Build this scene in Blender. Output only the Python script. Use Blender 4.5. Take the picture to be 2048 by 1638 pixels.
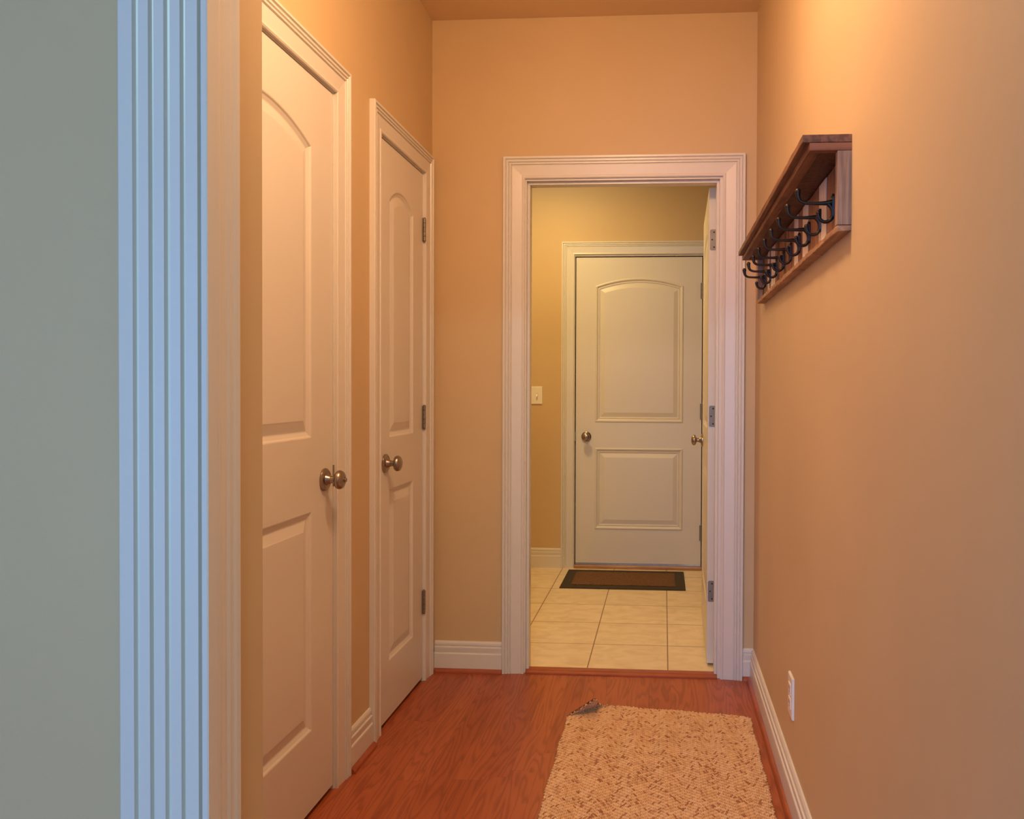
import bpy, bmesh, math, random
import numpy as np
from mathutils import Vector, Matrix
random.seed(7)
for o in list(bpy.data.objects): bpy.data.objects.remove(o, do_unlink=True)
scn = bpy.context.scene
COL = scn.collection

# ---------------------------------------------------------------- camera
F, CX, CY = 1615.06, 1217.9, 798.4
YAW, PITCH, ROLL, H = 0.0677, 0.0134, 0.0044, 1.185
fw = Vector((-math.sin(YAW)*math.cos(PITCH), math.cos(YAW)*math.cos(PITCH), -math.sin(PITCH)))
rt = Vector((math.cos(YAW), math.sin(YAW), 0))
up = rt.cross(fw)
r2 = math.cos(ROLL)*rt + math.sin(ROLL)*up
u2 = -math.sin(ROLL)*rt + math.cos(ROLL)*up
cam_d = bpy.data.cameras.new('camera'); cam = bpy.data.objects.new('camera', cam_d); COL.objects.link(cam)
cam_d.sensor_fit = 'HORIZONTAL'; cam_d.sensor_width = 36; cam_d.lens = F/2048*36
cam_d.shift_x = -(CX-1024)/2048; cam_d.shift_y = (CY-819)/2048
cam_d.clip_start = 0.02
m = Matrix((r2, u2, -fw)).transposed().to_4x4(); m.translation = (0, 0, H)
cam.matrix_world = m
scn.camera = cam

# ---------------------------------------------------------------- world, lights, exposure
w = bpy.data.worlds.new('world'); scn.world = w; w.use_nodes = True
w.node_tree.nodes['Background'].inputs[0].default_value = (0.55, 0.72, 1.0, 1)
w.node_tree.nodes['Background'].inputs[1].default_value = 0.3
vs = scn.view_settings
vs.view_transform = 'Standard'; vs.look = 'None'; vs.gamma = 1; vs.use_curve_mapping = False
vs.exposure = 0.10

def point(name, loc, watts, col, rad):
    l = bpy.data.lights.new(name, 'POINT'); l.energy = watts; l.color = col; l.shadow_soft_size = rad
    o = bpy.data.objects.new(name, l); COL.objects.link(o); o.location = loc; return o
def area(name, loc, target, watts, col, sx, sy):
    l = bpy.data.lights.new(name, 'AREA'); l.energy = watts; l.color = col; l.shape = 'RECTANGLE'; l.size = sx; l.size_y = sy
    o = bpy.data.objects.new(name, l); COL.objects.link(o); o.location = loc
    o.rotation_euler = (Vector(target)-Vector(loc)).to_track_quat('-Z', 'Y').to_euler(); return o
def disc(name, loc, watts, col, size):
    o = area(name, loc, (loc[0], loc[1], 0), watts, col, size, size); o.data.shape = 'DISK'; return o
point('hall_lamp', (-0.25, 1.64, 2.50), 29, (1.0, 0.665, 0.385), 0.09)
disc('hall_lamp_down', (-0.25, 1.64, 2.58), 6, (1.0, 0.66, 0.40), 0.30)
point('back_room_lamp', (-0.74, 4.40, 2.50), 7, (0.90, 1.0, 0.75), 0.09)
disc('back_room_lamp_down', (-0.74, 4.40, 2.58), 17, (1.0, 0.62, 0.18), 0.30)
disc('near_room_fill', (-0.10, -1.20, 2.60), 36, (0.62, 1.0, 1.0), 0.50)  # added cool fill light near the ceiling, behind the camera
area('window_daylight', (-1.75, -3.42, 1.25), (-1.2, 1.0, 1.15), 76, (0.10, 0.24, 1.0), 2.2, 1.9)
area('low_daylight_fill', (-0.35, -3.42, 1.0), (-0.30, 3.3, 0.7), 28, (0.20, 0.72, 1.0), 0.9, 1.9)  # added low daylight fill from behind the camera, no door stands there

# ---------------------------------------------------------------- materials
def newmat(name):
    m = bpy.data.materials.new(name); m.use_nodes = True
    nt = m.node_tree; b = nt.nodes['Principled BSDF']; return m, nt, b
def N(nt, t, **k):
    n = nt.nodes.new(t)
    for a, v in k.items(): setattr(n, a, v)
    return n
def L(nt, a, b): nt.links.new(a, b)
def math_n(nt, op, a, b=None, c=None):
    n = N(nt, 'ShaderNodeMath', operation=op)
    for i, v in enumerate((a, b, c)):
        if v is None: continue
        if isinstance(v, (int, float)): n.inputs[i].default_value = v
        else: L(nt, v, n.inputs[i])
    return n.outputs[0]
def ramp(nt, fac, stops):
    r = N(nt, 'ShaderNodeValToRGB'); e = r.color_ramp.elements
    while len(e) < len(stops): e.new(0.5)
    for i, (p, c) in enumerate(stops): e[i].position = p; e[i].color = (*c, 1)
    L(nt, fac, r.inputs[0]); return r.outputs[0]
def coords(nt, scale=(1, 1, 1), gen=False):
    t = N(nt, 'ShaderNodeNewGeometry') if not gen else N(nt, 'ShaderNodeTexCoord')
    mp = N(nt, 'ShaderNodeMapping'); mp.inputs['Scale'].default_value = scale
    L(nt, t.outputs['Position'] if not gen else t.outputs['Object'], mp.inputs[0]); return mp.outputs[0]
def noise(nt, vec, scale, detail=3, rough=0.5, dist=0):
    n = N(nt, 'ShaderNodeTexNoise'); n.inputs['Scale'].default_value = scale; n.inputs['Detail'].default_value = detail
    n.inputs['Roughness'].default_value = rough; n.inputs['Distortion'].default_value = dist
    if vec is not None: L(nt, vec, n.inputs['Vector'])
    return n.outputs['Fac']
def bump(nt, b, h, strength, dist):
    n = N(nt, 'ShaderNodeBump'); n.inputs['Strength'].default_value = strength; n.inputs['Distance'].default_value = dist
    L(nt, h, n.inputs['Height']); L(nt, n.outputs[0], b.inputs['Normal'])
def mixc(nt, fac, a, b, mode='MIX'):
    n = N(nt, 'ShaderNodeMix', data_type='RGBA', blend_type=mode)
    for i, v in ((0, fac), (6, a), (7, b)):
        if isinstance(v, (int, float)): n.inputs[i].default_value = v
        elif isinstance(v, tuple): n.inputs[i].default_value = (*v, 1)
        else: L(nt, v, n.inputs[i])
    return n.outputs[2]

def paint(name, col, rough, bscale=0, bstr=0.1, var=0.03, spec=0.5):
    m, nt, b = newmat(name)
    n = noise(nt, coords(nt), 2.3, 4)
    c = ramp(nt, n, [(0.3, tuple(x*(1-var) for x in col)), (0.7, tuple(min(1, x*(1+var)) for x in col))])
    L(nt, c, b.inputs['Base Color']); b.inputs['Roughness'].default_value = rough
    b.inputs['Specular IOR Level'].default_value = spec
    if bscale: bump(nt, b, noise(nt, coords(nt), bscale, 3), bstr, 0.001)
    return m
WALL = paint('wall_paint', (0.60, 0.44, 0.252), 0.55, 260, 0.12, spec=0.35)
WALLN = WALL
CEIL = paint('ceiling_paint', (0.74, 0.55, 0.34), 0.8, 120, 0.2)
WHITE = paint('white_trim_paint', (0.70, 0.66, 0.61), 0.32, 60, 0.05, 0.01)
DOORW = paint('white_door_paint', (0.70, 0.655, 0.595), 0.36, 90, 0.05, 0.01)
PLASTIC = paint('white_plastic', (0.82, 0.78, 0.72), 0.3, 0, 0, 0.005)
def simple(name, col, rough, metal=0.0, nscale=0, bstr=0.2):
    m, nt, b = newmat(name)
    n = noise(nt, coords(nt), 30, 3)
    c = ramp(nt, n, [(0.3, tuple(x*.9 for x in col)), (0.7, tuple(min(1, x*1.08) for x in col))])
    L(nt, c, b.inputs['Base Color'])
    b.inputs['Roughness'].default_value = rough; b.inputs['Metallic'].default_value = metal
    if nscale: bump(nt, b, noise(nt, coords(nt), nscale, 2), bstr, 0.0005)
    return m
NICKEL = simple('brushed_nickel', (0.37, 0.315, 0.275), 0.28, 1.0)
HINGE = simple('satin_steel', (0.27, 0.235, 0.20), 0.5, 0.6)
DARK = simple('dark_slot', (0.02, 0.016, 0.012), 0.7)
RUBBER = simple('black_weatherstrip', (0.03, 0.02, 0.016), 0.6)
BRONZE = simple('oil_rubbed_bronze', (0.045, 0.030, 0.022), 0.38, 0.7)
ALUM = simple('aluminium', (0.6, 0.58, 0.54), 0.3, 1.0)

def floor_wood():
    m, nt, b = newmat('red_oak_floor')
    g = N(nt, 'ShaderNodeNewGeometry'); s = N(nt, 'ShaderNodeSeparateXYZ'); L(nt, g.outputs['Position'], s.inputs[0])
    x, y = s.outputs[0], s.outputs[1]
    px = math_n(nt, 'DIVIDE', math_n(nt, 'ADD', x, 5.03), 0.083)
    ix = math_n(nt, 'FLOOR', px)
    wn = N(nt, 'ShaderNodeTexWhiteNoise', noise_dimensions='1D'); L(nt, ix, wn.inputs['W'])
    py = math_n(nt, 'ADD', math_n(nt, 'DIVIDE', y, 1.05), math_n(nt, 'MULTIPLY', wn.outputs[0], 9.0))
    iy = math_n(nt, 'FLOOR', py)
    cid = N(nt, 'ShaderNodeCombineXYZ'); L(nt, ix, cid.inputs[0]); L(nt, iy, cid.inputs[1])
    w2 = N(nt, 'ShaderNodeTexWhiteNoise', noise_dimensions='2D'); L(nt, cid.outputs[0], w2.inputs['Vector'])
    rnd = w2.outputs[0]
    gx = math_n(nt, 'ADD', math_n(nt, 'MULTIPLY', x, 13.0), math_n(nt, 'MULTIPLY', rnd, 60))
    gy = math_n(nt, 'ADD', math_n(nt, 'MULTIPLY', y, 1.3), math_n(nt, 'MULTIPLY', rnd, 31))
    gv = N(nt, 'ShaderNodeCombineXYZ'); L(nt, gx, gv.inputs[0]); L(nt, gy, gv.inputs[1])
    n1 = noise(nt, gv.outputs[0], 1.0, 2.5, 0.45, 0.25)
    rings = math_n(nt, 'FRACT', math_n(nt, 'MULTIPLY', n1, 13.0))
    rc = ramp(nt, rings, [(0.0, (0.25, 0.25, 0.25)), (0.3, (0.85, 0.85, 0.85)), (0.7, (1, 1, 1)), (1.0, (0.25, 0.25, 0.25))])
    fv = N(nt, 'ShaderNodeCombineXYZ'); L(nt, math_n(nt, 'MULTIPLY', x, 420), fv.inputs[0]); L(nt, math_n(nt, 'MULTIPLY', y, 14), fv.inputs[1])
    fine = noise(nt, fv.outputs[0], 1.0, 2)
    base = ramp(nt, rnd, [(0.0, (0.39, 0.093, 0.033)), (0.5, (0.44, 0.112, 0.041)), (1.0, (0.48, 0.130, 0.050))])
    dark = mixc(nt, 1.0, base, (0.56, 0.47, 0.44), 'MULTIPLY')
    c = mixc(nt, rc, dark, base)
    c = mixc(nt, math_n(nt, 'MULTIPLY', fine, 0.35), c, dark)
    # joints
    fx = math_n(nt, 'FRACT', px); ex = math_n(nt, 'LESS_THAN', math_n(nt, 'MINIMUM', fx, math_n(nt, 'SUBTRACT', 1.0, fx)), 0.007)
    fy = math_n(nt, 'FRACT', py); ey = math_n(nt, 'LESS_THAN', math_n(nt, 'MINIMUM', fy, math_n(nt, 'SUBTRACT', 1.0, fy)), 0.0007)
    e = math_n(nt, 'MAXIMUM', ex, ey)
    c = mixc(nt, math_n(nt, 'MULTIPLY', e, 0.40), c, (0.07, 0.018, 0.008))
    L(nt, c, b.inputs['Base Color'])
    b.inputs['Roughness'].default_value = 0.38; b.inputs['Specular IOR Level'].default_value = 0.4
    hh = math_n(nt, 'SUBTRACT', math_n(nt, 'MULTIPLY', fine, 0.4), e)
    bump(nt, b, hh, 0.25, 0.0006)
    return m
FLOORW = floor_wood()

def stained(name, c1, c2, axis=1, rough=0.4, sc=1.0):
    m, nt, b = newmat(name)
    s = [60*sc, 60*sc, 60*sc]; s[axis] = 3.0*sc
    v = coords(nt, tuple(s))
    n = noise(nt, v, 1.0, 4, 0.55, 0.6)
    n2 = noise(nt, coords(nt, (9, 9, 9)), 1.0, 3)
    c = ramp(nt, n, [(0.40, c1), (0.60, c2)])
    c = mixc(nt, 0.4, c, ramp(nt, n2, [(0.38, c1), (0.62, c2)]))
    L(nt, c, b.inputs['Base Color']); b.inputs['Roughness'].default_value = rough
    bump(nt, b, n, 0.35, 0.0015)
    return m
SHOE = stained('red_stained_moulding', (0.27, 0.055, 0.022), (0.40, 0.095, 0.038), 1, 0.3)
SHOEX = stained('red_stained_strip', (0.27, 0.055, 0.022), (0.40, 0.095, 0.038), 0, 0.3)
THRESH = stained('oak_threshold', (0.34, 0.15, 0.06), (0.50, 0.26, 0.12), 0, 0.4)
RUST = stained('reclaimed_brown_wood', (0.095, 0.034, 0.017), (0.27, 0.115, 0.055), 1, 0.6, 1.2)
RUSTL = stained('reclaimed_tan_wood', (0.24, 0.11, 0.055), (0.46, 0.26, 0.14), 1, 0.6, 1.2)
RUSTR = stained('reclaimed_red_wood', (0.17, 0.055, 0.022), (0.34, 0.125, 0.05), 0, 0.55, 1.2)
GREYW = stained('weathered_grey_wood', (0.21, 0.125, 0.080), (0.42, 0.275, 0.185), 2, 0.85, 2.2)
SL_BROWN = stained('slat_brown', (0.16, 0.065, 0.035), (0.33, 0.15, 0.085), 2, 0.65, 1.5)
SL_DARK = stained('slat_dark', (0.055, 0.022, 0.012), (0.14, 0.06, 0.033), 2, 0.65, 1.5)
SL_RED = stained('slat_red_brown', (0.22, 0.075, 0.035), (0.42, 0.17, 0.085), 2, 0.65, 1.5)
SL_CREAM = stained('slat_cream', (0.58, 0.46, 0.36), (0.80, 0.70, 0.60), 2, 0.65, 1.5)

def tile_mat():
    m, nt, b = newmat('beige_ceramic_tile')
    g = N(nt, 'ShaderNodeNewGeometry'); s = N(nt, 'ShaderNodeSeparateXYZ'); L(nt, g.outputs['Position'], s.inputs[0])
    T = 0.3408
    fx_ = math_n(nt, 'DIVIDE', math_n(nt, 'SUBTRACT', s.outputs[0], 0.0235-T*20), T)
    fy_ = math_n(nt, 'DIVIDE', math_n(nt, 'SUBTRACT', s.outputs[1], 3.7136-T*5), T)
    def edge(f, wd):
        fr = math_n(nt, 'FRACT', f)
        return math_n(nt, 'LESS_THAN', math_n(nt, 'MINIMUM', fr, math_n(nt, 'SUBTRACT', 1.0, fr)), wd)
    e = math_n(nt, 'MAXIMUM', edge(fx_, 0.0075), edge(fy_, 0.0075))
    cid = N(nt, 'ShaderNodeCombineXYZ'); L(nt, math_n(nt, 'FLOOR', fx_), cid.inputs[0]); L(nt, math_n(nt, 'FLOOR', fy_), cid.inputs[1])
    wn = N(nt, 'ShaderNodeTexWhiteNoise', noise_dimensions='2D'); L(nt, cid.outputs[0], wn.inputs['Vector'])
    n = noise(nt, coords(nt, (6, 10, 6)), 1.6, 5, 0.6, 0.8)
    c = ramp(nt, n, [(0.33, (0.72, 0.58, 0.41)), (0.60, (0.84, 0.715, 0.53))])
    c = mixc(nt, math_n(nt, 'MULTIPLY', wn.outputs[0], 0.18), c, (0.60, 0.48, 0.33))
    c = mixc(nt, e, c, (0.30, 0.19, 0.115))
    L(nt, c, b.inputs['Base Color']); b.inputs['Roughness'].default_value = 0.45
    bump(nt, b, math_n(nt, 'SUBTRACT', 1.0, e), 0.5, 0.0015)
    return m
TILE = tile_mat()

def jute_mat():
    m, nt, b = newmat('braided_jute')
    a = N(nt, 'ShaderNodeAttribute', attribute_name='tone')
    n = noise(nt, coords(nt, (1, 1, 1)), 900, 3)
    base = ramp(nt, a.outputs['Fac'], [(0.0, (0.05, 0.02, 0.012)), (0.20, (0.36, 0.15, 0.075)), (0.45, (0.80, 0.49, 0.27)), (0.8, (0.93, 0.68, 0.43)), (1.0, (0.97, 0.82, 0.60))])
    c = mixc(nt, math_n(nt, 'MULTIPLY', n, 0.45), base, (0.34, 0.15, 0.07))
    L(nt, c, b.inputs['Base Color']); b.inputs['Roughness'].default_value = 0.9; b.inputs['Specular IOR Level'].default_value = 0.15
    bump(nt, b, n, 0.6, 0.001)
    return m
JUTE = jute_mat()
JUTEB = simple('jute_underside', (0.30, 0.075, 0.020), 0.95, 0, 400, 0.6)
JUTEB.node_tree.nodes['Principled BSDF'].inputs['Specular IOR Level'].default_value = 0.1
def coir():
    m, nt, b = newmat('brown_coir')
    g = coords(nt, (1, 1, 1))
    wv = N(nt, 'ShaderNodeTexWave', wave_type='BANDS', bands_direction='Y'); wv.inputs['Scale'].default_value = 38; wv.inputs['Distortion'].default_value = 3.0; wv.inputs['Detail Scale'].default_value = 3
    L(nt, g, wv.inputs[0]); n = noise(nt, g, 350, 3)
    f = math_n(nt, 'ADD', math_n(nt, 'MULTIPLY', wv.outputs['Fac'], 0.45), math_n(nt, 'MULTIPLY', n, 0.55))
    c = ramp(nt, f, [(0.25, (0.055, 0.024, 0.010)), (0.7, (0.24, 0.115, 0.05))])
    L(nt, c, b.inputs['Base Color']); b.inputs['Roughness'].default_value = 0.95; bump(nt, b, f, 0.6, 0.003); return m
COIR = coir()
MATB = simple('dark_rubber_border', (0.045, 0.030, 0.016), 0.75, 0, 300, 0.4)

# ---------------------------------------------------------------- mesh helpers
class MB:
    def __init__(s): s.v = []; s.f = []; s.m = []; s.mats = []
    def mi(s, mat):
        if mat not in s.mats: s.mats.append(mat)
        return s.mats.index(mat)
    def add(s, vs, fs, mat):
        k = len(s.v); s.v += [tuple(v) for v in vs]; i = s.mi(mat)
        for f in fs: s.f.append([a+k for a in f]); s.m.append(i)
    def box(s, a, b, mat):
        (x0, y0, z0), (x1, y1, z1) = a, b
        x0, x1 = sorted((x0, x1)); y0, y1 = sorted((y0, y1)); z0, z1 = sorted((z0, z1))
        vs = [(x, y, z) for z in (z0, z1) for x, y in ((x0, y0), (x1, y0), (x1, y1), (x0, y1))]
        s.add(vs, [(3, 2, 1, 0), (4, 5, 6, 7), (0, 1, 5, 4), (1, 2, 6, 5), (2, 3, 7, 6), (3, 0, 4, 7)], mat)
    def lathe(s, prof, place, mat, n=32, cap=True):
        # prof: (r, t); place(a, b, t) -> world
        vs = []; fs = []
        for r, t in prof:
            for k in range(n):
                a = 2*math.pi*k/n; vs.append(place(r*math.cos(a), r*math.sin(a), t))
        for i in range(len(prof)-1):
            for k in range(n): k2 = (k+1) % n; fs.append((i*n+k, i*n+k2, (i+1)*n+k2, (i+1)*n+k))
        if cap: fs.append(tuple(range(n))[::-1]); fs.append(tuple((len(prof)-1)*n+k for k in range(n)))
        s.add(vs, fs, mat)
    def tube(s, pts, radii, mat, n=10):
        pts = [Vector(p) for p in pts]; vs = []; fs = []
        up0 = Vector((0, 1, 0))
        for i, p in enumerate(pts):
            t = (pts[min(i+1, len(pts)-1)]-pts[max(i-1, 0)]).normalized()
            a = t.cross(up0)
            if a.length < 1e-3: a = t.cross(Vector((0, 0, 1)))
            a.normalize(); b = t.cross(a).normalized()
            for k in range(n):
                q = 2*math.pi*k/n; vs.append(p+(a*math.cos(q)+b*math.sin(q))*radii[i])
        for i in range(len(pts)-1):
            for k in range(n): k2 = (k+1) % n; fs.append((i*n+k, i*n+k2, (i+1)*n+k2, (i+1)*n+k))
        fs.append(tuple(range(n))[::-1]); fs.append(tuple((len(pts)-1)*n+k for k in range(n)))
        s.add(vs, fs, mat)
    def build(s, name, parent=None, bevel=0, smooth=False, seg=2):
        me = bpy.data.meshes.new(name); me.from_pydata(s.v, [], s.f)
        for mt in s.mats: me.materials.append(mt)
        me.polygons.foreach_set('material_index', s.m)
        bm = bmesh.new(); bm.from_mesh(me); bmesh.ops.recalc_face_normals(bm, faces=bm.faces); bm.to_mesh(me); bm.free()
        if smooth: me.shade_smooth()
        if smooth == 'auto':
            me.set_sharp_from_angle(angle=math.radians(35))
        o = bpy.data.objects.new(name, me); COL.objects.link(o)
        if parent: o.parent = parent
        if bevel:
            md = o.modifiers.new('bevel', 'BEVEL'); md.width = bevel; md.segments = seg; md.limit_method = 'ANGLE'; md.angle_limit = math.radians(40)
        return o
def tag(o, label=None, cat=None, group=None, kind=None):
    if label: o['label'] = label
    if cat: o['category'] = cat
    if group: o['group'] = group
    if kind: o['kind'] = kind
    return o
def empty(name, loc=(0, 0, 0)):
    o = bpy.data.objects.new(name, None); o.empty_display_size = 0.05; COL.objects.link(o); o.location = loc; return o
def child(mb, name, parent, **k):
    # parts are modelled in world coordinates; shift them into the parent's frame
    lp = Vector((0, 0, 0)); q = parent
    while q: lp += q.location; q = q.parent
    mb.v = [tuple(Vector(v)-lp) for v in mb.v]
    return mb.build(name, parent, **k)

XL, XR, YF, YFB, YB = -0.965, 0.370, 3.311, 3.425, 5.290   # hall left/right, far wall front/back, back room far wall
ZC = 2.706; YP0, YP1, XP, XC = 1.040, 1.180, -0.604, -0.594              # partition front/back, its end face
left = lambda u, v, n: (XL+n, u, v)
right = lambda u, v, n: (XR-n, u, v)
front = lambda Y: (lambda u, v, n: (u, Y-n, v))

def sweepU(mb, prof, u0, u1, zt, place, mat, z0=0.0):
    vs = []; fs = []
    for a, t in prof:
        vs += [place(u0-a, z0, t), place(u0-a, zt+a, t), place(u1+a, zt+a, t), place(u1+a, z0, t)]
    n = len(prof)
    for i in range(n):
        j = (i+1) % n
        for k in range(3): fs.append((i*4+k, i*4+k+1, j*4+k+1, j*4+k))
    fs.append(tuple(i*4 for i in range(n))); fs.append(tuple(i*4+3 for i in range(n)))
    mb.add(vs, fs, mat)
def extr(mb, prof, u0, u1, place, mat):
    # prof: (n, v) extruded along u
    n = len(prof); vs = [place(u0, v, q) for q, v in prof]+[place(u1, v, q) for q, v in prof]
    fs = [(i, (i+1) % n, n+(i+1) % n, n+i) for i in range(n)]+[tuple(range(n)), tuple(range(n, 2*n))]
    mb.add(vs, fs, mat)
CAS = [(0, 0), (0, .009), (.004, .0115), (.010, .0108), (.0125, .0085), (.052, .0125), (.056, .0100), (.058, .0155), (.063, .0155), (.066, .0115), (.069, .0168),
       (.075, .0168), (.078, .0132), (.081, .0192), (.0885, .0192), (.090, .0175), (.090, 0)]
def cas(wd, scale=1.0): return [(a*wd/.09, t*scale) for a, t in CAS]
BASE = [(0, 0), (.015, 0), (.015, .076), (.0135, .079), (.0105, .080), (.0105, .083), (.0115, .090), (.0125, .098), (.0125, .103), (.0075, .105), (.0075, .109), (.0095, .113), (.0085, .121), (.005, .127), (.0, .128)]
SHOEP = [(.0, 0), (.016, 0)]+[(.016*math.cos(a), .017*math.sin(a)) for a in [math.radians(x) for x in (15, 30, 45, 60, 75, 90)]]
SHOEP = [(.0145+q*.9 if i else .0145, v) for i, (q, v) in enumerate(SHOEP)]

# ---------------------------------------------------------------- room shell
def struct(mb, name, label, cat=None, **k):
    o = mb.build(name, **k); tag(o, label, cat, None, 'structure'); return o
f = MB(); f.box((-3.2, -3.62, -0.10), (0.52, 3.345, 0.0), FLOORW)
struct(f, 'floor', 'reddish brown hardwood plank floor of the hallway', 'floor')
f = MB(); f.box((-1.9, 3.345, -0.10), (1.3, 5.45, 0.0), TILE)
struct(f, 'floor_tile', 'beige square ceramic tile floor beyond the open doorway', 'floor')
f = MB(); f.box((-3.2, -3.62, ZC), (0.52, YF+.05, ZC+.1), CEIL)
struct(f, 'ceiling', 'tan painted ceiling over the hallway', 'ceiling')
f = MB(); f.box((-1.9, YF+.05, ZC), (1.3, 5.45, ZC+.1), CEIL)
struct(f, 'ceiling_back_room', 'ceiling of the tiled room beyond the doorway', 'ceiling')

D1 = (1.488, 2.302); D2 = (2.688, 3.184); DZ = 2.037
f = MB(); x0 = XL-.12
for a, b in ((YP1, D1[0]-.022), (D1[1]+.022, D2[0]-.022), (D2[1]+.022, YF)): f.box((x0, a, 0), (XL, b, ZC), WALL)
for d in (D1, D2): f.box((x0, d[0]-.022, DZ+.022), (XL, d[1]+.022, ZC), WALL)
struct(f, 'wall_left', 'tan painted left wall of the hallway around the two closed doors', 'wall')
f = MB(); f.box((XR, -3.62, 0), (XR+.12, YF, ZC), WALL)
struct(f, 'wall_right', 'tan painted right wall of the hallway behind the coat rack', 'wall')
OX = (-.568, .223); OZ = 2.038
f = MB(); f.box((-1.9, YF, 0), (OX[0]-.018, YFB, ZC), WALL); f.box((OX[1]+.018, YF, 0), (1.3, YFB, ZC), WALL)
f.box((OX[0]-.018, YF, OZ+.018), (OX[1]+.018, YFB, ZC), WALL)
struct(f, 'wall_far', 'tan wall at the end of the hallway holding the open doorway', 'wall')
EX = (-.578, .2465); EZ = 2.045
f = MB(); f.box((-1.9, YB, 0), (EX[0]-.024, YB+.12, ZC), WALL); f.box((EX[1]+.024, YB, 0), (1.3, YB+.12, ZC), WALL)
f.box((EX[0]-.024, YB, EZ+.024), (EX[1]+.024, YB+.12, ZC), WALL)
f.box((EX[0]-.10, YB+.12, 0), (EX[1]+.10, YB+.14, EZ+.10), WALL)
struct(f, 'wall_back_room', 'yellowish tan wall beyond the doorway around the far white door', 'wall')
f = MB(); f.box((-1.9, YFB, 0), (-1.78, YB, ZC), WALL)
struct(f, 'wall_back_room_left', 'left wall of the tiled room', 'wall')
f = MB(); f.box((1.18, YFB, 0), (1.3, YB, ZC), WALL)
struct(f, 'wall_back_room_right', 'right wall of the tiled room', 'wall')
f = MB(); f.box((-3.2, YP0, 0), (XP, YP1, ZC), WALL); f.box((XP, YP0, 2.055), (XR, YP1, ZC), WALL)  # unseen header, lowered to keep the cool fill off the upper hall
struct(f, 'wall_partition', 'grey looking wall at the left edge beside the fluted white casing', 'wall')
f = MB()
wx0, wx1, wz0, wz1 = -2.6, -0.1, 0.25, 2.25
f.box((-3.2, -3.62, 0), (wx0, -3.5, ZC), WALL); f.box((wx1, -3.62, 0), (XR, -3.5, ZC), WALL)
f.box((wx0, -3.62, 0), (wx1, -3.5, wz0), WALL); f.box((wx0, -3.62, wz1), (wx1, -3.5, ZC), WALL)
struct(f, 'wall_back', 'wall with the window behind the viewer', 'wall')
f = MB(); f.box((-3.2, -3.5, 0), (-3.08, YP0, ZC), WALL)
struct(f, 'wall_near_left', 'left wall of the near room', 'wall')
f = MB(); sweepU(f, cas(.09), wx0, wx1, wz1, lambda u, v, n: (u, -3.5+n, v), WHITE, wz0)
f.box((wx0-.1, -3.5, wz0-.03), (wx1+.1, -3.45, wz0), WHITE)
struct(f, 'window_1', 'white cased window behind the viewer', 'window')

# closet backs so the gaps around the closed doors stay dark
f = MB(); f.box((XL-.7, 1.2, 0), (XL-.68, YF, ZC), WALL); struct(f, 'wall_closet', 'closet wall behind the two closed doors', 'wall')

# ---------------------------------------------------------------- doors
def panel_loops(cx, hw, zb, zc, rise, prof, n=20):
    """list of loops [(u, v, depth)] for a panel, arch top when rise > 0; always n+3 points"""
    loops = []
    R = (hw*hw+rise*rise)/(2*rise) if rise else None
    for o, d in prof:
        w_ = hw-o; pts = [(cx-w_, zb+o, d), (cx+w_, zb+o, d)]
        for i in range(n+1):
            x = w_-2*w_*i/n
            if rise: z = (zc+rise-R)+math.sqrt((R-o)**2-x*x)
            else: z = zc-o
            pts.append((cx+x, z, d))
        loops.append(pts)
    return loops
PROF_M = [(0, 0), (.003, -.0010), (.007, -.0045), (.016, -.0085), (.019, -.0090), (.023, -.0082), (.046, -.0022), (.049, -.0012), (.053, -.0010)]
PROF_S = [(0, 0), (.003, .0035), (.008, .0045), (.013, .0028), (.017, -.002), (.022, -.0045), (.027, -.0020), (.030, -.0060), (.036, -.0065), (.060, -.0010), (.064, -.0002)]
def slab(mb, u0, u1, z0, z1, T, pan, prof, place, mat, both=False):
    """pan: (pu0, pu1, low_b, low_t, up_b, up_corner, rise)"""
    pu0, pu1, lb, lt, ub, uc, rise = pan
    cx = (pu0+pu1)/2; hw = (pu1-pu0)/2
    for side in ((0, 1), (1, -1)) if both else ((0, 1),):
        off = -T*side[0]; sg = side[1]
        P = lambda u, v, d: place(u, v, off+sg*d)
        lo = panel_loops(cx, hw, lb, lt, 0, prof); hi = panel_loops(cx, hw, ub, uc, rise, prof)
        q = lambda a, b, c, d: mb.add([P(a, c, 0), P(b, c, 0), P(b, d, 0), P(a, d, 0)], [(0, 1, 2, 3)], mat)
        q(u0, pu0, z0, z1); q(pu1, u1, z0, z1); q(pu0, pu1, z0, lb); q(pu0, pu1, lt, ub)
        arch = [(u, v) for u, v, d in hi[0][2:]]   # right corner -> left corner
        for (a, b) in zip(arch[:-1], arch[1:]):
            mb.add([P(a[0], a[1], 0), P(a[0], z1, 0), P(b[0], z1, 0), P(b[0], b[1], 0)], [(0, 1, 2, 3)], mat)
        for LL in (lo, hi):
            n = len(LL[0]); vs = [P(*p) for l in LL for p in l]; fs = []
            for i in range(len(LL)-1):
                for k in range(n): k2 = (k+1) % n; fs.append((i*n+k, i*n+k2, (i+1)*n+k2, (i+1)*n+k))
            fs.append(tuple((len(LL)-1)*n+k for k in range(n)))
            mb.add(vs, fs, mat)
    c = [(u0, z0), (u1, z0), (u1, z1), (u0, z1)]
    vs = [place(u, v, 0) for u, v in c]+[place(u, v, -T) for u, v in c]
    fs = [(0, 1, 5, 4), (1, 2, 6, 5), (2, 3, 7, 6), (3, 0, 4, 7)]
    if not both: fs.append((4, 5, 6, 7))
    mb.add(vs, fs, mat)
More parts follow.
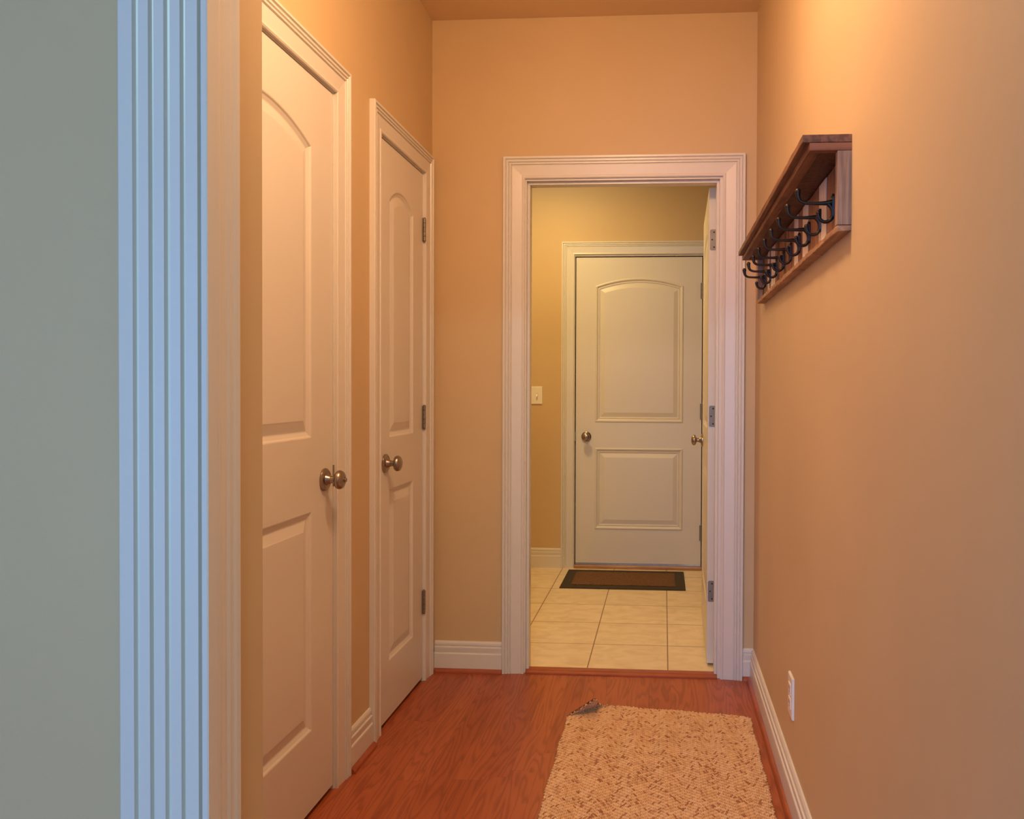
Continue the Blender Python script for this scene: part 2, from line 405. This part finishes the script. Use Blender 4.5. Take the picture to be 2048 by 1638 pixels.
def knob(parent, u, v, n0, place, keyed=False, name='door_knob'):
    mb = MB()
    prof = [(.0325, 0), (.0330, .0015), (.0325, .0055), (.0295, .0085), (.0275, .0095), (.0255, .0090), (.0240, .0078), (.0170, .0085), (.0145, .0125), (.0125, .0185), (.0105, .0210),
            (.0100, .0300), (.0110, .0330), (.0180, .0348), (.0240, .0375), (.0268, .0415), (.0273, .0455), (.0262, .0500), (.0230, .0545), (.0170, .0578), (.0090, .0595), (.0020, .0600)]
    mb.lathe(prof, lambda a, b, t: place(u+a, v+b, n0+t), NICKEL, 40)
    if keyed:
        mb.lathe([(.0085, .0580), (.0085, .0605), (.0070, .0610)], lambda a, b, t: place(u+a, v+b, n0+t), NICKEL, 20)
        mb.lathe([(.0058, .0590), (.0058, .0650), (.0050, .0655)], lambda a, b, t: place(u+a, v+b, n0+t), NICKEL, 16)
        mb.lathe([(.0066, .0600), (.0066, .0613)], lambda a, b, t: place(u+a, v+b, n0+t), DARK, 20)
    return child(mb, name, parent, smooth='auto')
def hinge_knuckle(parent, u, n, z0, z1, place, s=1):
    mb = MB(); r = .0062; h = z1-z0
    for k in range(5):
        a = z0+h*k/5+.0006; b = z0+h*(k+1)/5-.0006
        mb.lathe([(r, a), (r, b)], lambda p, q, t: place(u+p, t, n+q), HINGE, 16)
    mb.lathe([(.004, z0-.004), (.005, z0-.001), (.0035, z0+.001)], lambda p, q, t: place(u+p, t, n+q), HINGE, 12)
    mb.lathe([(.0035, z1-.001), (.005, z1+.001), (.004, z1+.004)], lambda p, q, t: place(u+p, t, n+q), HINGE, 12)
    for a, b in ((u-.013, u-.001), (u+.001, u+.009)):
        p, q = place(a, z0, n-.0052), place(b, z1, n-.0030); mb.box(p, q, HINGE)
    return child(mb, 'hinge', parent, smooth='auto')

def jamb(mb, u0, u1, zt, place, depth, mat, th=.018, n0=0.0):
    for a, b, c, d in ((u0-th, u0, 0, zt), (u1, u1+th, 0, zt), (u0-th, u1+th, zt, zt+th)):
        mb.box(place(a, c, n0), place(b, d, -depth), mat)

# ---- door 1 and 2 in the left wall
def left_door(name, D, pan, knob_u, keyed, hinges, casing_in, label, casing_w=(.09)):
    e = empty(name, (XL, D[0], 0)); tag(e, label, 'door', None, 'structure')
    u0, u1 = D[0]-.004, D[1]+.004
    mb = MB(); jamb(mb, u0, u1, DZ+.004, left, .12, WHITE)
    # stops behind the slab
    for a, b, c, d in ((u0, u0+.012, 0, DZ-.008), (u1-.012, u1, 0, DZ-.008), (u0, u1, DZ-.008, DZ+.004)):
        mb.box(left(a, c, -.040), left(b, d, -.075), WHITE)
    child(mb, 'jamb', e, bevel=.001)
    mb = MB(); sweepU(mb, cas(.085), u0-.004, u1+.004, DZ+.008, left, WHITE); child(mb, 'casing', e)
    mb = MB(); slab(mb, D[0], D[1], .016, DZ, .035, pan, PROF_M, lambda u, v, n: left(u, v, n-.001), DOORW)
    s = child(mb, 'door_panel', e)
    knob(s, knob_u, .921, -.001, left, keyed)
    for z0, z1 in hinges: hinge_knuckle(s, D[1]+.002, .0055, z0, z1, left)
    return e
e1 = left_door('door_1', D1, (1.632, 2.160, .235, .842, 1.045, 1.845, .056), 2.242, True, [], 0, 'nearer closed white arched panel door on the left wall, cut by the frame edge')
# latch strike showing as a dark notch beside the knob
mb = MB(); mb.box(left(D1[1]-.001, .895, -.004), left(D1[1]+.010, .957, .0005), HINGE)
child(mb, 'strike_plate', e1)
e2 = left_door('door_2', D2, (2.790, 3.063, .215, .826, 1.008, 1.846, .052), 2.745, False, [(.277, .367), (1.022, 1.112), (1.772, 1.862)], 0, 'narrow closed white arched panel door at the far end of the left wall')

# ---- door 3: open doorway in the far wall with its door swung away
e3 = empty('door_3', (OX[0], YF, 0)); tag(e3, 'white cased doorway at the hallway end, its door swung open away on the right', 'door', None, 'structure')
fy = front(YF)
mb = MB(); jamb(mb, OX[0], OX[1], OZ, fy, YFB-YF, WHITE)
for a, b, c, d in ((OX[0], OX[0]+.011, 0, OZ-.011), (OX[1]-.011, OX[1], 0, OZ-.011), (OX[0], OX[1], OZ-.011, OZ)):
    mb.box(fy(a, c, -.020), fy(b, d, -.066), WHITE)
child(mb, 'jamb', e3, bevel=.001)
mb = MB(); sweepU(mb, cas(.090), OX[0]-.006, OX[1]+.012, OZ+.008, fy, WHITE); child(mb, 'casing', e3)
mb = MB(); sweepU(mb, cas(.090), OX[0]-.006, OX[1]+.006, OZ+.006, lambda u, v, n: (u, YFB+n, v), WHITE); child(mb, 'casing', e3)
# open slab: u runs from the hinge edge into the back room, n points left (towards the opening)
ang = math.radians(1.1); hx, hy = .1885, 3.458
ud = Vector((math.sin(ang), math.cos(ang), 0)); nd = Vector((-math.cos(ang), math.sin(ang), 0))
opn = lambda u, v, n: tuple(Vector((hx, hy, 0))+ud*u+nd*n+Vector((0, 0, v)))
WD = .782
mb = MB(); slab(mb, 0, WD, .013, 2.038, .035, (.115, WD-.115, .235, .826, 1.008, 1.848, .055), PROF_M, opn, DOORW, both=True)
s3 = child(mb, 'door_panel', e3)
knob(s3, WD-.062, .921, 0, opn)
back = lambda u, v, n: opn(u, v, -.035-n)
knob(s3, WD-.062, .921, 0, back)
def leaf_hinge(parent, z0, z1):
    mb = MB(); r = .007; pts = []
    xa, xb = .1925, .2255; yy = hy-.0005
    for cx, cz, a0 in ((xa+r, z0+r, 180), (xa+r, z1-r, 90)):
        for k in range(7):
            a = math.radians(a0+(90 if a0 == 180 else 90)*k/6) if a0 == 180 else math.radians(180-90*k/6)
            pts.append((cx+r*math.cos(a), cz+r*math.sin(a)))
    p1 = [(xa+r+r*math.cos(math.radians(270-15*k)), z0+r+r*math.sin(math.radians(270-15*k))) for k in range(7)]
    p2 = [(xa+r+r*math.cos(math.radians(180-15*k)), z1-r+r*math.sin(math.radians(180-15*k))) for k in range(7)]
    pts = p1+p2+[(xb, z1), (xb, z0)]
    n = len(pts); vs = [(x, yy, z) for x, z in pts]+[(x, yy-.0022, z) for x, z in pts]
    mb.add(vs, [(i, (i+1) % n, n+(i+1) % n, n+i) for i in range(n)]+[tuple(range(n)), tuple(range(n, 2*n))], HINGE)
    for k in range(5):
        a = z0+(z1-z0)*k/5+.0006; b = z0+(z1-z0)*(k+1)/5-.0006
        mb.lathe([(.006, a), (.006, b)], lambda p, q, t: (.2300+p, yy-.006+q, t), HINGE, 16)
    h = z1-z0
    for x, z in ((xa+.017, z0+.012), (xa+.009, z0+h*.5), (xa+.017, z1-.012), (xb-.003, z0+h*.64), (xb-.003, z0+h*.30)):
        mb.lathe([(.0034, -.0030), (.0030, -.0034)], lambda p, q, t, x=x, z=z: (x+p, yy+t, z+q), DARK, 12)
    child(mb, 'hinge', parent, smooth='auto')
for z0, z1 in ((.277, .366), (1.024, 1.113), (1.774, 1.861)): leaf_hinge(s3, z0, z1)

# ---- door 4: far closed door
fb = front(YB)
e4 = empty('door_4', (EX[0], YB, 0)); tag(e4, 'closed white arched panel door on the far wall of the tiled room', 'door', None, 'structure')
mb = MB(); jamb(mb, EX[0]-.006, EX[1]+.006, EZ+.006, fb, .12, WHITE)
child(mb, 'jamb', e4, bevel=.001)
mb = MB(); sweepU(mb, cas(.084), EX[0]-.010, EX[1]+.010, EZ+.016, fb, WHITE); child(mb, 'casing', e4)
mb = MB()
for a, b, c, d in ((EX[0]-.006, EX[0]+.010, 0, EZ), (EX[1]-.010, EX[1]+.006, 0, EZ), (EX[0]-.006, EX[1]+.006, EZ-.010, EZ+.006)):
    mb.box(fb(a, c, -.062), fb(b, d, -.085), RUBBER)
child(mb, 'weatherstrip', e4)
far_n = lambda u, v, n: fb(u, v, n-.012)
mb = MB(); slab(mb, EX[0], EX[1], .034, EZ, .044, (-.452, .126, .256, .793, .962, 1.858, .052), PROF_S, far_n, DOORW)
s4 = child(mb, 'door_panel', e4)
knob(s4, -.508, .867, 0, far_n, True)
for z0, z1 in ((.190, .292), (.985, 1.087), (1.772, 1.874)): hinge_knuckle(s4, EX[1]+.003, -.004, z0, z1, fb)
mb = MB(); mb.box(fb(EX[0], .022, -.008), fb(EX[1], .034, -.052), ALUM); child(mb, 'door_sweep', s4)
mb = MB(); mb.box(fb(EX[0]-.006, .868-.03, .0005), fb(EX[0]-.001, .868+.03, -.03), HINGE); child(mb, 'strike_plate', e4)
mb = MB(); mb.box(fb(EX[0]-.006, 0, .020), fb(EX[1]+.006, .020, -.10), THRESH)
o = child(mb, 'threshold', e4, bevel=.004)

# ---------------------------------------------------------------- baseboards, shoe mouldings, trims
def base(name, label, segs, place, shoe=True, smat=SHOE):
    mb = MB()
    for a, b in segs: extr(mb, BASE, a, b, place, WHITE)
    o = struct(mb, name, label, 'baseboard')
    if shoe:
        mb = MB()
        for a, b in segs: extr(mb, SHOEP, a, b, place, smat)
        mb.build('shoe_moulding', o)
base('baseboard_left', 'short white baseboards along the left wall beside the closed doors', [(YP1, D1[0]-.096), (D1[1]+.096, D2[0]-.096), (D2[1]+.096, YF)], left)
base('baseboard_right', 'long white baseboard running along the right wall', [(-3.5, YF-.016)], right)
base('baseboard_far', 'white baseboards on the hallway end wall either side of the doorway', [(XL+.016, OX[0]-.097), (OX[1]+.103, XR)], fy, True, SHOEX)
base('baseboard_back_room', 'white baseboard left of the far door in the tiled room', [(-1.78, EX[0]-.095), (EX[1]+.095, 1.18)], fb, False)
base('baseboard_partition', 'white baseboard on the near partition wall', [(-3.08, -.72)], front(YP0))
# fluted casing on the partition end
flp = [(0, 0), (0, .020), (.002, .022), (.021, .0235)]
for a, b in ((.022, .029), (.044, .050), (.065, .072), (.087, .093), (.1105, .1140)):
    flp += [(a, .0235), (a+.0010, .0165), (a+.0035, .0155), (b, .0205), (b+.0015, .0235)]
flp += [(.1225, .0240), (.124, .0225), (.124, 0)]
mb = MB(); Wc = .124; n = len(flp)
pl = lambda u, v, t: (XC-Wc+u, YP0-t, v)
ZH = 2.055
vs = []
for u, t in flp:
    vs += [pl(u, 0, t), pl(u, ZH+(Wc-u), t), (XR, YP0-t, ZH+(Wc-u))]
fs = []
for i in range(n):
    j = (i+1) % n
    for k in range(2): fs.append((i*3+k, i*3+k+1, j*3+k+1, j*3+k))
fs += [tuple(i*3 for i in range(n)), tuple(i*3+2 for i in range(n))]
mb.add(vs, fs, WHITE)
struct(mb, 'trim_1', 'wide fluted white door casing standing at the left edge of the photo', 'casing')
# jamb moulding on the end face of the partition
mb = MB(); jm = [(1.040, 0), (1.040, .0095), (1.046, .0095), (1.050, .0082), (1.060, .0080), (1.066, .0072), (1.074, .0082), (1.078, .0076), (1.083, .0076), (1.089, .0088), (1.0985, .0090), (1.100, .0070), (1.100, 0)]
n = len(jm)
vs = [(XP+t, YP0+(y-1.040)*1.02, z) for z in (0, ZH) for y, t in jm]
mb.add(vs, [(i, (i+1) % n, n+(i+1) % n, n+i) for i in range(n)]+[tuple(range(n)), tuple(range(n, 2*n))], WHITE)
struct(mb, 'trim_2', 'narrow ribbed jamb moulding on the wall end behind the fluted casing', 'jamb')
# reducer strip between wood and tile
mb = MB(); rp = [(3.300, 0), (3.300, .005), (3.304, .008), (3.318, .010), (3.322, .0085), (3.326, .0115), (3.360, .0115), (3.368, .009), (3.372, 0)]
n = len(rp); vs = [(x, y, z) for x in (OX[0]+.0005, OX[1]-.0005) for y, z in rp]
mb.add(vs, [(i, (i+1) % n, n+(i+1) % n, n+i) for i in range(n)]+[tuple(range(n)), tuple(range(n, 2*n))], SHOEX)
struct(mb, 'trim_3', 'red stained wooden transition strip across the doorway floor', 'threshold')

# ---------------------------------------------------------------- coat rack
RY0, RY1 = 1.637, 3.020; RZ0, RZ1 = 1.500, 1.692
cr = empty('coat_rack', (XR, (RY0+RY1)/2, RZ0)); tag(cr, 'rustic wooden coat rack shelf with dark double hooks mounted on the right wall', 'coat rack')
def wobble_box(mb, a, b, mat, seg=40, amp=.0006):
    (xa, ya, za), (xb, yb, zb) = a, b; rng = random.Random(int(za*1e4)+int(xb*1e4)); vs = []; fs = []
    for i in range(seg+1):
        y = ya+(yb-ya)*i/seg
        for x, z in ((xa, za), (xb, za), (xb, zb), (xa, zb)):
            vs.append((x+(rng.uniform(-amp, amp) if x == xa else 0), y, z+rng.uniform(-amp, amp)))
    for i in range(seg):
        for k in range(4): k2 = (k+1) % 4; fs.append((i*4+k, i*4+k2, (i+1)*4+k2, (i+1)*4+k))
    fs += [(0, 1, 2, 3), (seg*4, seg*4+1, seg*4+2, seg*4+3)]
    mb.add(vs, fs, mat)
mb = MB(); wobble_box(mb, (XR-.097, RY0, 1.6765), (XR, RY1, 1.692), RUST); child(mb, 'shelf', cr, bevel=.0012)['label'] = 'dark brown top shelf board'
mb = MB(); mb.box((XR-.083, RY0, 1.660), (XR, RY0+.020, 1.6755), RUSTR); mb.box((XR-.083, RY1-.020, 1.660), (XR, RY1, 1.6755), RUSTR)
wobble_box(mb, (XR-.083, RY0+.020, 1.660), (XR-.060, RY1-.020, 1.6755), RUST, 30); wobble_box(mb, (XR-.0595, RY0+.021, 1.6655), (XR-.001, RY1-.021, 1.6755), SL_DARK, 10)
child(mb, 'under_shelf_frame', cr, bevel=.001)
mb = MB(); mb.box((XR-.028, RY0, 1.5125), (XR, RY0+.020, 1.6595), GREYW); child(mb, 'side_board', cr, bevel=.001)['label'] = 'weathered grey end board'
mb = MB(); mb.box((XR-.028, RY1-.020, 1.5125), (XR, RY1, 1.6595), GREYW); child(mb, 'side_board', cr, bevel=.001)
mb = MB(); wobble_box(mb, (XR-.028, RY0, 1.500), (XR, RY1, 1.512), RUSTL, 70, .0014); child(mb, 'bottom_board', cr, bevel=.001)['label'] = 'worn tan bottom board'
ys = [RY0+.0205, 1.714, 1.745, 1.767, 1.840, 1.925, 1.995, 2.069, 2.146, 2.222, 2.255, 2.290, 2.340, 2.385, 2.424, 2.47, 2.522, 2.57, 2.62, 2.667, 2.715, 2.766, 2.81, 2.850, 2.93, RY1-.0205]
cs = [SL_BROWN, SL_DARK, SL_BROWN, SL_BROWN, SL_CREAM, SL_BROWN, SL_BROWN, SL_CREAM, SL_BROWN, SL_CREAM, SL_CREAM, SL_BROWN, SL_RED, SL_BROWN, SL_DARK, SL_RED, SL_RED, SL_DARK, SL_RED, SL_CREAM, SL_CREAM, SL_DARK, SL_CREAM, SL_BROWN, SL_DARK]
mb = MB()
for i, c in enumerate(cs):
    d = .010+random.uniform(-.0012, .0012); mb.box((XR-d, ys[i]+.0006, 1.5128), (XR-.0008, ys[i+1]-.0006, 1.6592), c)
child(mb, 'back_panel', cr, bevel=.0006)['label'] = 'back of cream and brown vertical slats'
HX = XR-.012
def hook(y):
    mb = MB(); zt = 1.588
    # mounting plate with rounded ends
    pts = []
    for k in range(13): a = math.pi*k/12; pts.append((.0085*math.cos(a), zt+.004+.010*math.sin(a)))
    for k in range(13): a = math.pi+math.pi*k/12; pts.append((.0065*math.cos(a), zt-.030+.010*math.sin(a)))
    n = len(pts); vs = [(HX+.0015, y+p, z) for p, z in pts]+[(HX-.0028, y+p*.85, z) for p, z in pts]
    mb.add(vs, [(i, (i+1) % n, n+(i+1) % n, n+i) for i in range(n)]+[tuple(range(n)), tuple(range(n, 2*n))], BRONZE)
    for z in (zt+.008, zt-.034): mb.lathe([(.0030, 0), (.0028, .0012), (.001, .0018)], lambda p, q, t, z=z: (HX-.0028-t, y+p, z+q), BRONZE, 12)
    def curve(ctrl, rad, m=9):
        P = [Vector(c) for c in ctrl]; out = []; rr = []
        P = [P[0]*2-P[1]]+P+[P[-1]*2-P[-2]]
        for i in range(1, len(P)-2):
            for k in range(m):
                t = k/m; a, b, c, d = P[i-1:i+3]
                out.append(.5*((2*b)+(-a+c)*t+(2*a-5*b+4*c-d)*t*t+(-a+3*b-3*c+d)*t**3)); rr.append(rad[i-1]*(1-t)+rad[i]*t)
        out.append(P[-2]); rr.append(rad[-1]); return out, rr
    # long upper arm
    c, r = curve([(HX-.001, y, zt-.004), (HX-.016, y, zt-.006), (HX-.040, y, zt-.0065), (HX-.060, y, zt-.005), (HX-.0705, y, zt+.001), (HX-.0740, y, zt+.012), (HX-.0745, y, zt+.018)], [.0062, .0048, .0036, .0036, .0042, .0055, .0064])
    mb.tube([tuple(p) for p in c], r, BRONZE, 12)
    mb.lathe([(.0008, -.0068), (.004, -.0056), (.0064, -.0025), (.0068, .0005), (.0056, .0042), (.003, .0062), (.0006, .0068)], lambda p, q, t: (HX-.0745+p, y+q, zt+.0195+t), BRONZE, 14)
    # short lower hook sweeping down from the arm
    c, r = curve([(HX-.012, y, zt-.006), (HX-.003, y, zt-.016), (HX-.001, y, zt-.030), (HX-.006, y, zt-.042), (HX-.017, y, zt-.046), (HX-.0265, y, zt-.041), (HX-.0305, y, zt-.032), (HX-.031, y, zt-.028)], [.0045, .0048, .0045, .0042, .0038, .0038, .0045, .0052])
    mb.tube([tuple(p) for p in c], r, BRONZE, 12)
    mb.lathe([(.0008, -.0056), (.0035, -.0045), (.0054, -.0020), (.0056, .0005), (.0045, .0036), (.0022, .0052), (.0006, .0056)], lambda p, q, t: (HX-.031+p, y+q, zt-.0265+t), BRONZE, 14)
    return child(mb, 'hook', cr, smooth='auto')
for i in range(9): hook(1.755+.1435*i)

# ---------------------------------------------------------------- wall plates
def rbox(mb, place, u0, u1, v0, v1, n0, n1, ch, mat):
    vs = [place(u0, v0, n0), place(u1, v0, n0), place(u1, v1, n0), place(u0, v1, n0),
          place(u0, v0, n1-ch), place(u1, v0, n1-ch), place(u1, v1, n1-ch), place(u0, v1, n1-ch),
          place(u0+ch, v0+ch, n1), place(u1-ch, v0+ch, n1), place(u1-ch, v1-ch, n1), place(u0+ch, v1-ch, n1)]
    mb.add(vs, [(0, 1, 5, 4), (1, 2, 6, 5), (2, 3, 7, 6), (3, 0, 4, 7), (4, 5, 9, 8), (5, 6, 10, 9), (6, 7, 11, 10), (7, 4, 8, 11), (8, 9, 10, 11), (3, 2, 1, 0)], mat)
oy, oz = 2.322, .312
e = empty('wall_outlet', (XR, oy, oz)); tag(e, 'white duplex power outlet low on the right hallway wall', 'outlet')
mb = MB(); rbox(mb, right, oy-.036, oy+.036, oz-.058, oz+.058, 0, .0065, .002, PLASTIC); child(mb, 'cover_plate', e)
for dz in (-.0205, .0205):
    mb = MB(); rbox(mb, right, oy-.017, oy+.017, oz+dz-.0145, oz+dz+.0145, .0060, .0085, .0012, PLASTIC)
    for du in (-.0065, .0065): mb.box(right(oy+du-.0012, oz+dz-.002, .008), right(oy+du+.0012, oz+dz+.007, .0088), DARK)
    mb.lathe([(.0024, .008), (.0024, .0088)], lambda a, b, t, dz=dz: right(oy+a, oz+dz-.0085+b, t), DARK, 12)
    child(mb, 'receptacle', e)
mb = MB(); mb.lathe([(.0032, .006), (.0030, .0074)], lambda a, b, t: right(oy+a, oz+b, t), PLASTIC, 14); child(mb, 'screw', e)
sx, sz = -.857, 1.137
e = empty('light_switch', (sx, YB, sz)); tag(e, 'white double toggle light switch on the wall left of the far door', 'light switch')
mb = MB(); rbox(mb, fb, sx-.058, sx+.058, sz-.0575, sz+.0575, 0, .0065, .002, PLASTIC)
for du in (-.023, .023): mb.box(fb(sx+du-.0052, sz-.0125, .006), fb(sx+du+.0052, sz+.0125, .0068), DARK)
child(mb, 'cover_plate', e)
for du in (-.023, .023):
    mb = MB(); c = sx+du
    vs = [fb(c-.0045, sz-.011, .0065), fb(c+.0045, sz-.011, .0065), fb(c+.0045, sz+.011, .0065), fb(c-.0045, sz+.011, .0065),
          fb(c-.0035, sz-.0135, .0185), fb(c+.0035, sz-.0135, .0185), fb(c+.0035, sz-.0065, .0200), fb(c-.0035, sz-.0065, .0200)]
    mb.add(vs, [(0, 1, 5, 4), (1, 2, 6, 5), (2, 3, 7, 6), (3, 0, 4, 7), (4, 5, 6, 7), (3, 2, 1, 0)], PLASTIC); child(mb, 'toggle', e)
    for dz in (-.030, .030):
        mb = MB(); mb.lathe([(.0032, .006), (.0030, .0074)], lambda a, b, t, c=c, dz=dz: fb(c+a, sz+dz+b, t), PLASTIC, 12); child(mb, 'screw', e)

# ---------------------------------------------------------------- door mat
mx0, mx1, my0, my1 = -.612, .135, 4.738, 5.205
e = empty('door_mat', ((mx0+mx1)/2, (my0+my1)/2, 0)); tag(e, 'dark bordered brown door mat lying on the beige tiles before the far door', 'door mat')
bw = .062; mb = MB()
def ring(mb, o0, z0, o1, z1, mat):
    A = [(mx0+o0, my0+o0, z0), (mx1-o0, my0+o0, z0), (mx1-o0, my1-o0, z0), (mx0+o0, my1-o0, z0)]
    B = [(mx0+o1, my0+o1, z1), (mx1-o1, my0+o1, z1), (mx1-o1, my1-o1, z1), (mx0+o1, my1-o1, z1)]
    mb.add(A+B, [(i, (i+1) % 4, 4+(i+1) % 4, 4+i) for i in range(4)], mat)
zz = [(0, .0005), (.0015, .006), (.004, .008), (.013, .008), (.0145, .0065), (.017, .0065), (.0185, .008), (.028, .008), (.030, .0065), (.033, .0065), (.035, .008), (.046, .008), (.048, .0066), (.051, .0066), (.053, .008), (bw, .008), (bw, .003)]
for (a, b), (c, d) in zip(zz[:-1], zz[1:]): ring(mb, a, b, c, d, MATB)
mb.add([(mx0, my0, .0005), (mx1, my0, .0005), (mx1, my1, .0005), (mx0, my1, .0005)], [(0, 1, 2, 3)], MATB)
child(mb, 'border', e)
mb = MB(); nx, ny = 90, 50; rng = random.Random(3)
vs = [(mx0+bw+(mx1-mx0-2*bw)*i/nx, my0+bw+(my1-my0-2*bw)*j/ny, .0085+rng.uniform(0, .0022)) for j in range(ny+1) for i in range(nx+1)]
fs = [(j*(nx+1)+i, j*(nx+1)+i+1, (j+1)*(nx+1)+i+1, (j+1)*(nx+1)+i) for j in range(ny) for i in range(nx)]
mb.add(vs, fs, COIR); child(mb, 'pile', e)

# ---------------------------------------------------------------- braided jute rug
def rug():
    rx0, rx1, ry0, ry1 = -.338, .314, 1.45, 2.985
    dx, dy = .0017, .0019
    nx = int((rx1-rx0)/dx); ny = int((ry1-ry0)/dy)
    X, Y = np.meshgrid(np.linspace(rx0, rx1, nx+1), np.linspace(ry0, ry1, ny+1))
    rs = np.random.RandomState(5)
    u = X-rx0; v = Y-ry0
    band = .100                                   # width of one herringbone column
    p = np.mod(u, band)/band; tri = np.abs(p-.5)*2   # 1 at the seams, 0 mid column
    vv = v+tri*band*.5*1.15                        # rows lean one way then the other
    rowh = .0082; row = np.floor(vv/rowh); fr = vv/rowh-row
    colw = .0090; uu = u/colw+.5*row; col = np.floor(uu); fc = uu-col
    # one oval stitch in every cell
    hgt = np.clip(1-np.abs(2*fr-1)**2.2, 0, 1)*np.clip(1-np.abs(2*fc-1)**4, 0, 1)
    twist = .5+.5*np.sin((fr*1.3+fc*1.6)*6.283)
    rid = (row.astype(int)*7919+col.astype(int)*104729) % 65536
    tab = rs.rand(65536); tone = tab[rid]; 
    def lowf(n, s):
        g = rs.rand(n, n); a = X*s % (n-1); b = Y*s % (n-1); i = a.astype(int); j = b.astype(int); fa = a-i; fb_ = b-j
        fa = fa*fa*(3-2*fa); fb_ = fb_*fb_*(3-2*fb_)
        return (g[i, j]*(1-fa)*(1-fb_)+g[i+1, j]*fa*(1-fb_)+g[i, j+1]*(1-fa)*fb_+g[i+1, j+1]*fa*fb_)
    lf = lowf(40, 14.0); lf2 = lowf(60, 35.0)
    t = .40+.40*tone+.10*(lf-.5)+.12*(lf2-.5)+.05*twist
    t = np.where(tone < .08, .22+tone, t)
    t = t*np.clip(.08+hgt*1.25, 0, 1)              # shade in the gaps between stitches, put into the tone
    Z = .0080+.0038*hgt+.0008*twist+.0022*(lf-.5)
    # uneven edges
    ex = np.sin(Y*670)*.0012+np.sin(Y*23+1)*.002
    wl = np.clip(1-u/.05, 0, 1); wr = np.clip(1-(rx1-X)/.05, 0, 1)
    XX = X+wl*ex-wr*np.roll(ex, 37, 0)
    YY = Y+np.clip((Y-2.6)/.385, 0, 1)*(-(u/.652)*.072-.014*np.clip((u-.55)/.10, 0, 1)+.0025*np.sin(X*460)+.003*np.sin(X*31))
    # curled far left corner
    c0 = np.array([-.345, 2.848]); c1 = np.array([-.178, 2.985]); tdir = (c1-c0)/np.linalg.norm(c1-c0); nrm = np.array([-tdir[1], tdir[0]])
    s = (XX-c0[0])*nrm[0]+(YY-c0[1])*nrm[1]
    AN = 2.32; Rr = .0125; th = np.clip(s/Rr, 0, AN); rest = np.maximum(s-AN*Rr, 0)
    mask = s > 0
    ds = Rr*np.sin(th)+rest*np.cos(AN)
    dz = Rr*(1-np.cos(th))+rest*np.sin(AN)
    off = Z
    # move along the fold normal, keep the stitch height along the surface normal
    Xn = np.where(mask, XX+nrm[0]*(ds-s-off*np.sin(th)*1.0), XX)
    Yn = np.where(mask, YY+nrm[1]*(ds-s-off*np.sin(th)*1.0), YY)
    Zn = np.where(mask, dz+off*np.cos(th)+.0015, Z)
    nv = (nx+1)*(ny+1)
    co = np.stack([Xn, Yn, Zn], -1).reshape(-1, 3).astype(np.float32)
    i = np.arange(ny)[:, None]*(nx+1)+np.arange(nx)[None]
    q = np.stack([i, i+1, i+nx+2, i+nx+1], -1).reshape(-1, 4).astype(np.int32)
    me = bpy.data.meshes.new('rug'); me.vertices.add(nv); me.vertices.foreach_set('co', co.ravel())
    me.loops.add(q.size); me.loops.foreach_set('vertex_index', q.ravel())
    me.polygons.add(len(q)); me.polygons.foreach_set('loop_start', np.arange(0, q.size, 4, dtype=np.int32))
    me.update(calc_edges=True); me.validate()
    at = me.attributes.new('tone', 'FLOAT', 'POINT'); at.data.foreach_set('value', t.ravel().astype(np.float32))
    me.materials.append(JUTE); me.materials.append(JUTEB)
    me.shade_smooth()
    o = bpy.data.objects.new('rug', me); COL.objects.link(o)
    sm = o.modifiers.new('thick', 'SOLIDIFY'); sm.thickness = .006; sm.offset = -1; sm.material_offset = 1; sm.material_offset_rim = 0; sm.use_even_offset = False
    tag(o, 'tan braided jute runner rug on the hardwood floor, its far left corner curled up', 'rug')
rug()
